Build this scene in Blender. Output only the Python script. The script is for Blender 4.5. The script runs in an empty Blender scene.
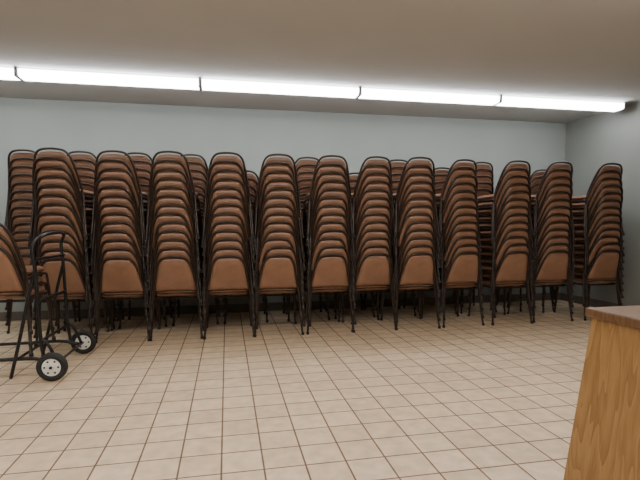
import bpy, bmesh, math, random
from mathutils import Vector, Matrix
random.seed(7)
C = bpy.context.scene.collection

# ------------------------------------------------------------ materials
def new_mat(name):
    m = bpy.data.materials.new(name); m.use_nodes = True
    nt = m.node_tree
    return m, nt, nt.nodes, nt.links, nt.nodes['Principled BSDF']

def noisy(name, c1, c2, scale=8, rough=0.5, metal=0.0, bump=0.0, stretch=(1,1,1), detail=4, bscale=None, spec=0.5):
    m, nt, N, L, p = new_mat(name)
    tc = N.new('ShaderNodeTexCoord'); mp = N.new('ShaderNodeMapping')
    mp.inputs['Scale'].default_value = stretch
    L.new(tc.outputs['Object'], mp.inputs['Vector'])
    n = N.new('ShaderNodeTexNoise'); n.inputs['Scale'].default_value = scale; n.inputs['Detail'].default_value = detail
    L.new(mp.outputs['Vector'], n.inputs['Vector'])
    r = N.new('ShaderNodeValToRGB')
    r.color_ramp.elements[0].position = .35; r.color_ramp.elements[0].color = (*c1, 1)
    r.color_ramp.elements[1].position = .65; r.color_ramp.elements[1].color = (*c2, 1)
    L.new(n.outputs['Fac'], r.inputs['Fac']); L.new(r.outputs['Color'], p.inputs['Base Color'])
    p.inputs['Roughness'].default_value = rough; p.inputs['Metallic'].default_value = metal
    p.inputs['Specular IOR Level'].default_value = spec
    if bump:
        n2 = N.new('ShaderNodeTexNoise'); n2.inputs['Scale'].default_value = bscale or scale*6
        L.new(tc.outputs['Object'], n2.inputs['Vector'])
        b = N.new('ShaderNodeBump'); b.inputs['Strength'].default_value = bump; b.inputs['Distance'].default_value = .002
        L.new(n2.outputs['Fac'], b.inputs['Height']); L.new(b.outputs['Normal'], p.inputs['Normal'])
    return m

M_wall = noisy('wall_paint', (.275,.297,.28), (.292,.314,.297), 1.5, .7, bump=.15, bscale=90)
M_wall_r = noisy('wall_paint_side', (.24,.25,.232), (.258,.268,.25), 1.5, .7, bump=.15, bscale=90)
M_ceil = noisy('ceiling_paint', (.48,.478,.468), (.505,.503,.493), 1.2, .85, bump=.2, bscale=70)
M_vinyl = noisy('brown_vinyl', (.215,.110,.066), (.265,.138,.083), 10, .30, bump=.25, bscale=220)
M_frame = noisy('dark_brown_frame_enamel', (.030,.019,.015), (.048,.030,.023), 20, .3, metal=.35)
M_foot = noisy('rubber_foot', (.015,.014,.013), (.02,.02,.02), 20, .7)
M_black = noisy('black_steel', (.012,.012,.013), (.02,.02,.022), 15, .35, metal=.4)
M_rubber = noisy('black_rubber', (.012,.012,.012), (.02,.02,.02), 15, .75)
M_hub = noisy('white_hub_plastic', (.75,.74,.70), (.82,.81,.78), 12, .4)
M_base = noisy('vinyl_baseboard', (.10,.085,.07), (.12,.10,.085), 6, .5)
M_metalwhite = noisy('white_fixture_enamel', (.55,.55,.55), (.6,.6,.6), 5, .4)
M_gapgray = noisy('fixture_endcap', (.30,.31,.33), (.34,.35,.37), 5, .5)

def lens_mat(name, strength, col=(.93,.97,1.0)):
    m, nt, N, L, p = new_mat(name)
    p.inputs['Base Color'].default_value = (.9,.9,.9,1)
    p.inputs['Emission Color'].default_value = (*col,1)
    p.inputs['Emission Strength'].default_value = strength
    return m
M_lens = lens_mat('fluorescent_diffuser', 17.0)
M_lens_fill = lens_mat('unseen_fill_diffuser_warm', 19.5, (1.0,.95,.88))

def tile_mat():
    m, nt, N, L, p = new_mat('ceramic_floor_tile')
    tc = N.new('ShaderNodeTexCoord'); mp = N.new('ShaderNodeMapping')
    mp.inputs['Location'].default_value = (.04,.05,0)
    L.new(tc.outputs['Object'], mp.inputs['Vector'])
    b = N.new('ShaderNodeTexBrick'); b.offset = 0; b.squash = 1
    S = .175
    b.inputs['Scale'].default_value = 1.0
    b.inputs['Brick Width'].default_value = S; b.inputs['Row Height'].default_value = S
    b.inputs['Mortar Size'].default_value = .0043; b.inputs['Mortar Smooth'].default_value = .2
    b.inputs['Bias'].default_value = -.0
    b.inputs['Color1'].default_value = (.82,.65,.465,1); b.inputs['Color2'].default_value = (.72,.55,.38,1)
    b.inputs['Mortar'].default_value = (.19,.11,.065,1)
    L.new(mp.outputs['Vector'], b.inputs['Vector'])
    n = N.new('ShaderNodeTexNoise'); n.inputs['Scale'].default_value = 14; n.inputs['Detail'].default_value = 8
    L.new(tc.outputs['Object'], n.inputs['Vector'])
    r = N.new('ShaderNodeValToRGB'); r.color_ramp.elements[0].position=.3; r.color_ramp.elements[1].position=.7
    r.color_ramp.elements[0].color=(.80,.775,.73,1); r.color_ramp.elements[1].color=(1.04,1.03,1.02,1)
    L.new(n.outputs['Fac'], r.inputs['Fac'])
    mx = N.new('ShaderNodeMix'); mx.data_type='RGBA'; mx.blend_type='MULTIPLY'; mx.inputs['Factor'].default_value=1
    L.new(b.outputs['Color'], mx.inputs[6]); L.new(r.outputs['Color'], mx.inputs[7])
    L.new(mx.outputs[2], p.inputs['Base Color'])
    mr = N.new('ShaderNodeMapRange'); mr.inputs[3].default_value=.32; mr.inputs[4].default_value=.8
    L.new(b.outputs['Fac'], mr.inputs[0]); L.new(mr.outputs[0], p.inputs['Roughness'])
    bp = N.new('ShaderNodeBump'); bp.invert=True; bp.inputs['Strength'].default_value=.5; bp.inputs['Distance'].default_value=.002
    L.new(b.outputs['Fac'], bp.inputs['Height']); L.new(bp.outputs['Normal'], p.inputs['Normal'])
    return m
M_tile = tile_mat()

def oak_mat(name, c1, c2, c3):
    m, nt, N, L, p = new_mat(name)
    tc = N.new('ShaderNodeTexCoord'); mp = N.new('ShaderNodeMapping')
    mp.inputs['Scale'].default_value = (9,9,.8)
    L.new(tc.outputs['Object'], mp.inputs['Vector'])
    n = N.new('ShaderNodeTexNoise'); n.inputs['Scale'].default_value=1.3; n.inputs['Detail'].default_value=2; n.inputs['Distortion'].default_value=.4
    L.new(mp.outputs['Vector'], n.inputs['Vector'])
    w = N.new('ShaderNodeMath'); w.operation='MULTIPLY'; w.inputs[1].default_value=11
    L.new(n.outputs['Fac'], w.inputs[0])
    s = N.new('ShaderNodeMath'); s.operation='FRACT'; L.new(w.outputs[0], s.inputs[0])
    n2 = N.new('ShaderNodeTexNoise'); n2.inputs['Scale'].default_value=1; n2.inputs['Detail'].default_value=6
    mp2 = N.new('ShaderNodeMapping'); mp2.inputs['Scale'].default_value=(220,220,7)
    L.new(tc.outputs['Object'], mp2.inputs['Vector']); L.new(mp2.outputs['Vector'], n2.inputs['Vector'])
    a = N.new('ShaderNodeMath'); a.operation='MULTIPLY_ADD'; a.inputs[1].default_value=.45
    L.new(s.outputs[0], a.inputs[0])
    h = N.new('ShaderNodeMath'); h.operation='MULTIPLY'; h.inputs[1].default_value=.7
    L.new(n2.outputs['Fac'], h.inputs[0]); L.new(h.outputs[0], a.inputs[2])
    r = N.new('ShaderNodeValToRGB')
    e = r.color_ramp.elements
    e[0].position=.2; e[0].color=(*c3,1); e[1].position=.85; e[1].color=(*c1,1)
    k = e.new(.5); k.color=(*c2,1)
    L.new(a.outputs[0], r.inputs['Fac']); L.new(r.outputs['Color'], p.inputs['Base Color'])
    p.inputs['Roughness'].default_value=.4
    return m
M_oak = oak_mat('oak_veneer', (.25,.125,.038), (.345,.190,.066), (.40,.235,.092))
M_oaktop = oak_mat('oak_edge_trim', (.11,.052,.022), (.145,.072,.03), (.17,.09,.04))

# ------------------------------------------------------------ mesh helpers
class Builder:
    def __init__(s): s.bm = bmesh.new(); s.mats = []
    def mi(s, m):
        if m not in s.mats: s.mats.append(m)
        return s.mats.index(m)
    def box(s, lo, hi, m, bevel=0.0):
        bm2 = bmesh.new(); bmesh.ops.create_cube(bm2, size=1)
        for v in bm2.verts:
            v.co = Vector([(lo[i]+hi[i])/2 + v.co[i]*(hi[i]-lo[i]) for i in range(3)])
        if bevel: bmesh.ops.bevel(bm2, geom=bm2.edges[:], offset=bevel, segments=2, affect='EDGES', profile=.6)
        s.merge(bm2, m)
    def merge(s, bm2, m, smooth=False):
        i = s.mi(m)
        for f in bm2.faces: f.material_index = i; f.smooth = smooth
        me = bpy.data.meshes.new('tmp'); bm2.to_mesh(me); bm2.free()
        s.bm.from_mesh(me); bpy.data.meshes.remove(me)
    def tube(s, pts, r, m, seg=8, sub=4, smooth_path=True):
        P = [Vector(p) for p in pts]
        if smooth_path and len(P) > 2:
            Q = []
            for i in range(len(P)-1):
                p0 = P[i-1] if i else P[0]*2-P[1]
                p1, p2 = P[i], P[i+1]
                p3 = P[i+2] if i+2 < len(P) else P[-1]*2-P[-2]
                for k in range(sub):
                    t = k/sub
                    Q.append(.5*((2*p1)+(-p0+p2)*t+(2*p0-5*p1+4*p2-p3)*t*t+(-p0+3*p1-3*p2+p3)*t**3))
            Q.append(P[-1]); P = Q
        i = s.mi(m); rings = []
        up = None
        for k, p in enumerate(P):
            d = (P[min(k+1,len(P)-1)]-P[max(k-1,0)]).normalized()
            if up is None:
                up = Vector((0,1,0)) if abs(d.y) < .9 else Vector((1,0,0))
            a = (up - d*up.dot(d)).normalized(); up = a
            b = d.cross(a)
            rings.append([s.bm.verts.new(p + a*math.cos(2*math.pi*j/seg)*r + b*math.sin(2*math.pi*j/seg)*r) for j in range(seg)])
        for k in range(len(rings)-1):
            for j in range(seg):
                f = s.bm.faces.new((rings[k][j], rings[k][(j+1)%seg], rings[k+1][(j+1)%seg], rings[k+1][j]))
                f.material_index = i; f.smooth = True
        for rg in (rings[0], rings[-1]):
            f = s.bm.faces.new(rg); f.material_index = i
    def cyl(s, c, axis, r, h, m, seg=24, bevel=0):
        bm2 = bmesh.new(); bmesh.ops.create_cone(bm2, segments=seg, radius1=r, radius2=r, depth=h, cap_ends=True)
        if bevel:
            ed=[e for e in bm2.edges if abs(e.verts[0].co.z-e.verts[1].co.z)<1e-6]
            bmesh.ops.bevel(bm2, geom=ed, offset=bevel, segments=3, affect='EDGES')
        q = Vector((0,0,1)).rotation_difference(Vector(axis))
        bm2.transform(Matrix.Translation(Vector(c)) @ q.to_matrix().to_4x4())
        s.merge(bm2, m, smooth=False)
    def pad(s, surf, thick, m, nu=14, nv=10, pu=5, pv=5):
        """cushion: surf(u,v)->(centre point, normal); u,v in [-1,1]"""
        i = s.mi(m)
        def prof(a, p): return max(0., 1-abs(a)**p)**.5
        us=[math.sin(math.pi/2*(-1+2*k/nu))**1 for k in range(nu+1)]
        vs=[math.sin(math.pi/2*(-1+2*k/nv)) for k in range(nv+1)]
        grids=[]
        for sgn in (1,-1):
            g=[]
            for v in vs:
                row=[]
                for u in us:
                    c,n = surf(u,v)
                    t = thick*prof(u,pu)*prof(v,pv)
                    row.append(s.bm.verts.new(Vector(c)+Vector(n)*t*sgn))
                g.append(row)
            grids.append(g)
        for gi,g in enumerate(grids):
            for a in range(nv):
                for b in range(nu):
                    q=(g[a][b],g[a][b+1],g[a+1][b+1],g[a+1][b])
                    if gi: q=q[::-1]
                    f=s.bm.faces.new(q); f.material_index=i; f.smooth=True
    def mesh(s, name, weld=True):
        if weld: bmesh.ops.remove_doubles(s.bm, verts=s.bm.verts[:], dist=1e-5)
        me = bpy.data.meshes.new(name); s.bm.to_mesh(me); s.bm.free()
        for m in s.mats: me.materials.append(m)
        return me
def add(name, me, loc=(0,0,0), rz=0):
    o = bpy.data.objects.new(name, me); o.location = loc; o.rotation_euler = (0,0,rz)
    C.objects.link(o); return o
def boxobj(name, lo, hi, m, bevel=0):
    b = Builder(); b.box(lo, hi, m, bevel); return add(name, b.mesh(name))

# ------------------------------------------------------------ room
XL, XR, YB, YF, H = -3.3, 4.5, 5.6, -3.0, 2.39
boxobj('floor', (XL,YF,-.1), (XR,YB,0), M_tile)
boxobj('ceiling', (XL,YF,H), (XR,YB,H+.1), M_ceil)
boxobj('wall_back', (XL-.1,YB,-.1), (XR+.1,YB+.1,H+.1), M_wall)
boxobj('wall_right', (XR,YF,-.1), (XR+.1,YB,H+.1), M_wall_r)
boxobj('wall_left', (XL-.1,YF,-.1), (XL,YB,H+.1), M_wall)
boxobj('wall_front', (XL-.1,YF-.1,-.1), (XR+.1,YF,H+.1), M_wall)
boxobj('baseboard_back', (XL,YB-.008,0), (XR,YB,.1), M_base, .002)
boxobj('baseboard_right', (XR-.008,YF,0), (XR,YB-.01,.1), M_base, .002)
boxobj('baseboard_left', (XL,YF,0), (XL+.008,YB-.01,.1), M_base, .002)

# ------------------------------------------------------------ fluorescent fixtures
def fixture_mesh(L, lens):
    b = Builder(); w=.08; h=.08
    b.box((-L/2+.012,-w*.75,-.022), (L/2-.012,w*.75,0), M_metalwhite, .002)
    # wrap-around diffuser profile
    prof=[(-w,-.018)]+[(-w+.03-.03*math.cos(a), -h+.03-.03*math.sin(a)) for a in [math.pi/2*k/5 for k in range(6)]]
    prof=prof+[(-y,z) for y,z in reversed(prof)]
    bm2=bmesh.new()
    x0,x1=-L/2+.014,L/2-.014
    A=[bm2.verts.new((x0,y,z)) for y,z in prof]; B=[bm2.verts.new((x1,y,z)) for y,z in prof]
    n=len(prof)
    for k in range(n): bm2.faces.new((A[k],A[(k+1)%n],B[(k+1)%n],B[k]))
    bm2.faces.new(A[::-1]); bm2.faces.new(B)
    b.merge(bm2, lens)
    for sx in (-1,1):
        cx=sx*(L/2-.007)
        b.box((cx-.0065,-w-.002,-h-.002),(cx+.0065,w+.002,0), M_gapgray, .002)
    bm=b.bm; bmesh.ops.recalc_face_normals(bm, faces=bm.faces[:])
    return b.mesh('fluorescent_fixture')
LF=1.53
fm=fixture_mesh(LF-.004, M_lens)
for k in range(-1,4):
    x = -1.745+LF*(k+.5)
    if x-LF/2 < XL-.06: continue
    add('unseen_fill_fixture', fm, (x,4.60,H))
fm_fill=fixture_mesh(LF-.004, M_lens_fill)
for y in (1.95,-.8):  # out-of-view rows: one assumed behind camera, the other added to brighten the floor
    for x in (-2.3,-.75,.8,2.35,3.5)[:4]:
        add('unseen_fill_fixture', fm_fill, (x,y,H))

# ------------------------------------------------------------ chair
REAR = [(.222,-.245,.010),(.212,-.222,.14),(.203,-.203,.27),(.196,-.192,.37),(.187,-.195,.44),(.172,-.220,.53),
        (.152,-.260,.635),(.134,-.288,.695),(.106,-.303,.733),(.068,-.310,.749),(0,-.313,.755)]
def back_at(z):
    pts=REAR[3:9]
    for a,b in zip(pts,pts[1:]):
        if a[2]<=z<=b[2]:
            t=(z-a[2])/(b[2]-a[2]); return a[0]+(b[0]-a[0])*t, a[1]+(b[1]-a[1])*t
    return pts[-1][0], pts[-1][1]
def chair(b, dz=0, dy=0, dx=0, rz=0, wear=0):
    n0=len(b.bm.verts)
    b.bm.verts.ensure_lookup_table()
    tr=.0103
    path = REAR + [(-x,y,z) for x,y,z in REAR[:-1][::-1]]
    b.tube(path, tr, M_frame, 8, 3)
    for sx in (-1,1):
        b.tube([(sx*.222,.245,.01),(sx*.212,.232,.16),(sx*.204,.220,.30),(sx*.200,.207,.362),(sx*.196,.17,.376),(sx*.194,0,.377),(sx*.194,-.19,.377)], tr, M_frame, 8, 3)
        for yy,xx in ((-.247,.2228),(.247,.2228)):
            b.cyl((sx*xx,yy,.012),(0,0,1),.0135,.024,M_foot,10)
    b.tube([(-.194,.13,.370),(.194,.13,.370)], .009, M_frame, 6, smooth_path=False)
    b.tube([(-.194,-.15,.370),(.194,-.15,.370)], .009, M_frame, 6, smooth_path=False)
    b.tube([(-.192,-.193,.415),(.192,-.193,.415)], .008, M_frame, 6, smooth_path=False)
    # seat cushion
    def seat(u,v):
        k=1-.10*(abs(u)**4)*(abs(v)**4)
        w=.205*(1-.06*(v<0)*abs(v))
        return (u*w*k, .015+v*.215*k, .412-.006*(v>0)*v*v), (0,0,1)
    b.pad(seat,.029,M_vinyl,10,10,8,8)
    # back cushion
    def back(u,v):
        zc=.582; z=zc+v*.142
        w,y=back_at(z)
        w=w-.010
        k=1-.13*(abs(u)**5)*(max(0,v)**5)
        sag=.022*(1-u*u)*.6
        if v>0: z+= .010*(1-u*u)*v**4
        n=Vector((0,-.95,-.30)).normalized()
        return (u*w*k, y+sag*0.3, z), n
    b.pad(back,.0165,M_vinyl,10,10,8,6)
    b.bm.verts.ensure_lookup_table()
    M = Matrix.Translation((dx,dy,dz)) @ Matrix.Rotation(rz,4,'Z')
    for v in b.bm.verts[n0:]: v.co = M @ v.co
STEP, LEAN = .0757, .003
def stack_mesh(n, seed, drift=0, lean=LEAN):
    rr=random.Random(seed); b=Builder()
    for i in range(n):
        chair(b, STEP*i, lean*i, 0 if i==0 else rr.uniform(-.008,.008)+drift*i/n, 0 if i==0 else rr.uniform(-.035,.035))
    return b.mesh('chair_stack_mesh', weld=False)
S12=[stack_mesh(13,s,d,l) for s,d,l in ((1,-.018,.001),(2,.022,.004),(3,.004,.002),(8,-.028,.0045))]
S13=[stack_mesh(14,s) for s in (4,5)]
S11=stack_mesh(12,9)
front_x=[-1.385,-.91,-.458,.008,.462,.965,1.385,1.84,2.325,2.88,3.38,3.98]
YR=4.56
order=[0,3,0,2,1,1,2,0,3,1,2,1]
for i,x in enumerate(front_x):
    add('chair_stack', S12[order[i]], (x, YR-.006*i+random.uniform(-.03,.03), 0), random.uniform(-.05,.05))
back_x=[-1.85,-1.36,-.85,-.33,.19,.86,1.38,1.86,2.37,2.88,3.64]
back_n=[S13[0],S13[1],S13[0],S13[1],S11,S13[0],S11,S13[0],S12[2],S13[1],S12[0]]
for i,x in enumerate(back_x):
    add('chair_stack', back_n[i], (x, 5.16+random.uniform(-.01,.02), 0), random.uniform(-.03,.03))

# ------------------------------------------------------------ chair hand truck
def dolly():
    b=Builder(); r=.0118
    ya,yb=3.37,3.91
    X=-1.235
    # main hoop: two uprights joined by the handle at the top
    b.tube([(X+.02,ya,.10),(X,ya,.30),(X-.01,ya,.70),(X-.02,ya+.0,.88),(X+.02,ya+.06,.955),(X+.05,(ya+yb)/2,.975),(X+.02,yb-.06,.955),(X-.02,yb,.88),(X-.01,yb,.70),(X,yb,.30),(X+.02,yb,.10)], r, M_black, 10, 6)
    for z in (.25,.52,.80):
        b.tube([(X-.005,ya,z),(X-.005,yb,z)], .010, M_black, 8, smooth_path=False)
    # stand legs from cross bar to the floor
    for y in (ya,yb):
        b.tube([(X-.01,y,.74),(X-.06,y,.55),(X-.13,y,.25),(X-.19,y,.012)], .011, M_black, 10, 4)
    # nose loop
    b.tube([(X+.08,ya,.095),(X-.05,ya+.02,.13),(X-.28,ya+.03,.13),(X-.48,ya+.04,.13),(X-.54,ya+.10,.13),(X-.55,(ya+yb)/2,.13),(X-.54,yb-.10,.13),(X-.48,yb-.04,.13),(X-.28,yb-.03,.13),(X-.05,yb-.02,.13),(X+.08,yb,.095)], .012, M_black, 10, 5)
    b.tube([(X-.16,ya+.02,.13),(X-.16,yb-.02,.13)], .010, M_black, 8, smooth_path=False)
    # wheel brackets + diagonal braces
    for y in (ya,yb):
        b.tube([(X,y,.27),(X+.05,y,.22),(X+.095,y,.10)], .011, M_black, 8, 4)
    # axle
    b.tube([(X+.09,ya-.11,.095),(X+.09,yb+.11,.095)], .009, M_black, 8, smooth_path=False)
    for y,s in ((ya-.075,-1),(yb+.075,1)):
        bm2=bmesh.new()
        prof=[(.060,-.022),(.078,-.024),(.090,-.018),(.095,-.008),(.095,.008),(.090,.018),(.078,.024),(.060,.022)]
        seg=32; rings=[]
        for k in range(seg):
            a=2*math.pi*k/seg
            rings.append([bm2.verts.new((X+.09+R*math.cos(a), y+t, .095+R*math.sin(a))) for R,t in prof])
        n=len(prof)
        for k in range(seg):
            for j in range(n):
                bm2.faces.new((rings[k][j],rings[(k+1)%seg][j],rings[(k+1)%seg][(j+1)%n],rings[k][(j+1)%n]))
        bmesh.ops.recalc_face_normals(bm2, faces=bm2.faces[:])
        b.merge(bm2, M_rubber, True)
        b.cyl((X+.09,y,.095),(0,1,0),.061,.034,M_hub,28,.004)
        b.cyl((X+.09,y,.095),(0,1,0),.024,.052,M_hub,20,.003)
        b.cyl((X+.09,y,.095),(0,1,0),.010,.066,M_black,12,.002)
        for k in range(6):
            a=k*math.pi/3
            b.cyl((X+.09+.042*math.cos(a),y,.095+.042*math.sin(a)),(0,1,0),.007,.037,M_rubber,10)
    return b.mesh('chair_hand_truck_frame', weld=False)
truck = add('chair_hand_truck', dolly())
# short stack of chairs loaded on the truck's nose
load = add('loaded_chairs', stack_mesh(3,21), (-1.545,3.645,.141), .05)
load.parent = truck

# ------------------------------------------------------------ lectern
def lectern():
    b=Builder()
    def frustum(x0,x1,y0,y1,z0,z1,f0,m,bev=.003):
        bm2=bmesh.new(); bmesh.ops.create_cube(bm2,size=1)
        for v in bm2.verts:
            top=v.co.z>0; e=0 if top else f0
            v.co=Vector(((x1+e) if v.co.x>0 else (x0-e),(y1+e) if v.co.y>0 else (y0-e), z1 if top else z0))
        bmesh.ops.bevel(bm2,geom=bm2.edges[:],offset=bev,segments=2,affect='EDGES')
        b.merge(bm2,m)
    frustum(1.040,1.60,.64,1.160,.06,.740,.056,M_oak)
    b.box((.965,.56,0),(1.68,1.235,.06),M_oaktop,.004)
    b.box((1.028,.625,.738),(1.615,1.174,.765),M_oaktop,.005)
    b.box((1.06,.655,.765),(1.585,.668,.778),M_oaktop,.003)
    return b.mesh('wooden_lectern', weld=False)
add('wooden_lectern', lectern())

# ------------------------------------------------------------ world + camera
w=bpy.data.worlds.new('World'); bpy.context.scene.world=w; w.use_nodes=True
w.node_tree.nodes['Background'].inputs[0].default_value=(.6,.65,.7,1)
w.node_tree.nodes['Background'].inputs[1].default_value=.1
cam=bpy.data.cameras.new('camera'); cam.sensor_width=36; cam.lens=465/640*36
cam.shift_y=.036
co=bpy.data.objects.new('camera',cam); C.objects.link(co)
co.matrix_world = Matrix.Translation((0,0,1.0)) @ Matrix.Rotation(math.radians(-11.3),4,'Z') @ Matrix.Rotation(math.radians(90-4.3),4,'X') @ Matrix.Rotation(math.radians(-.22),4,'Z')
bpy.context.scene.camera=co
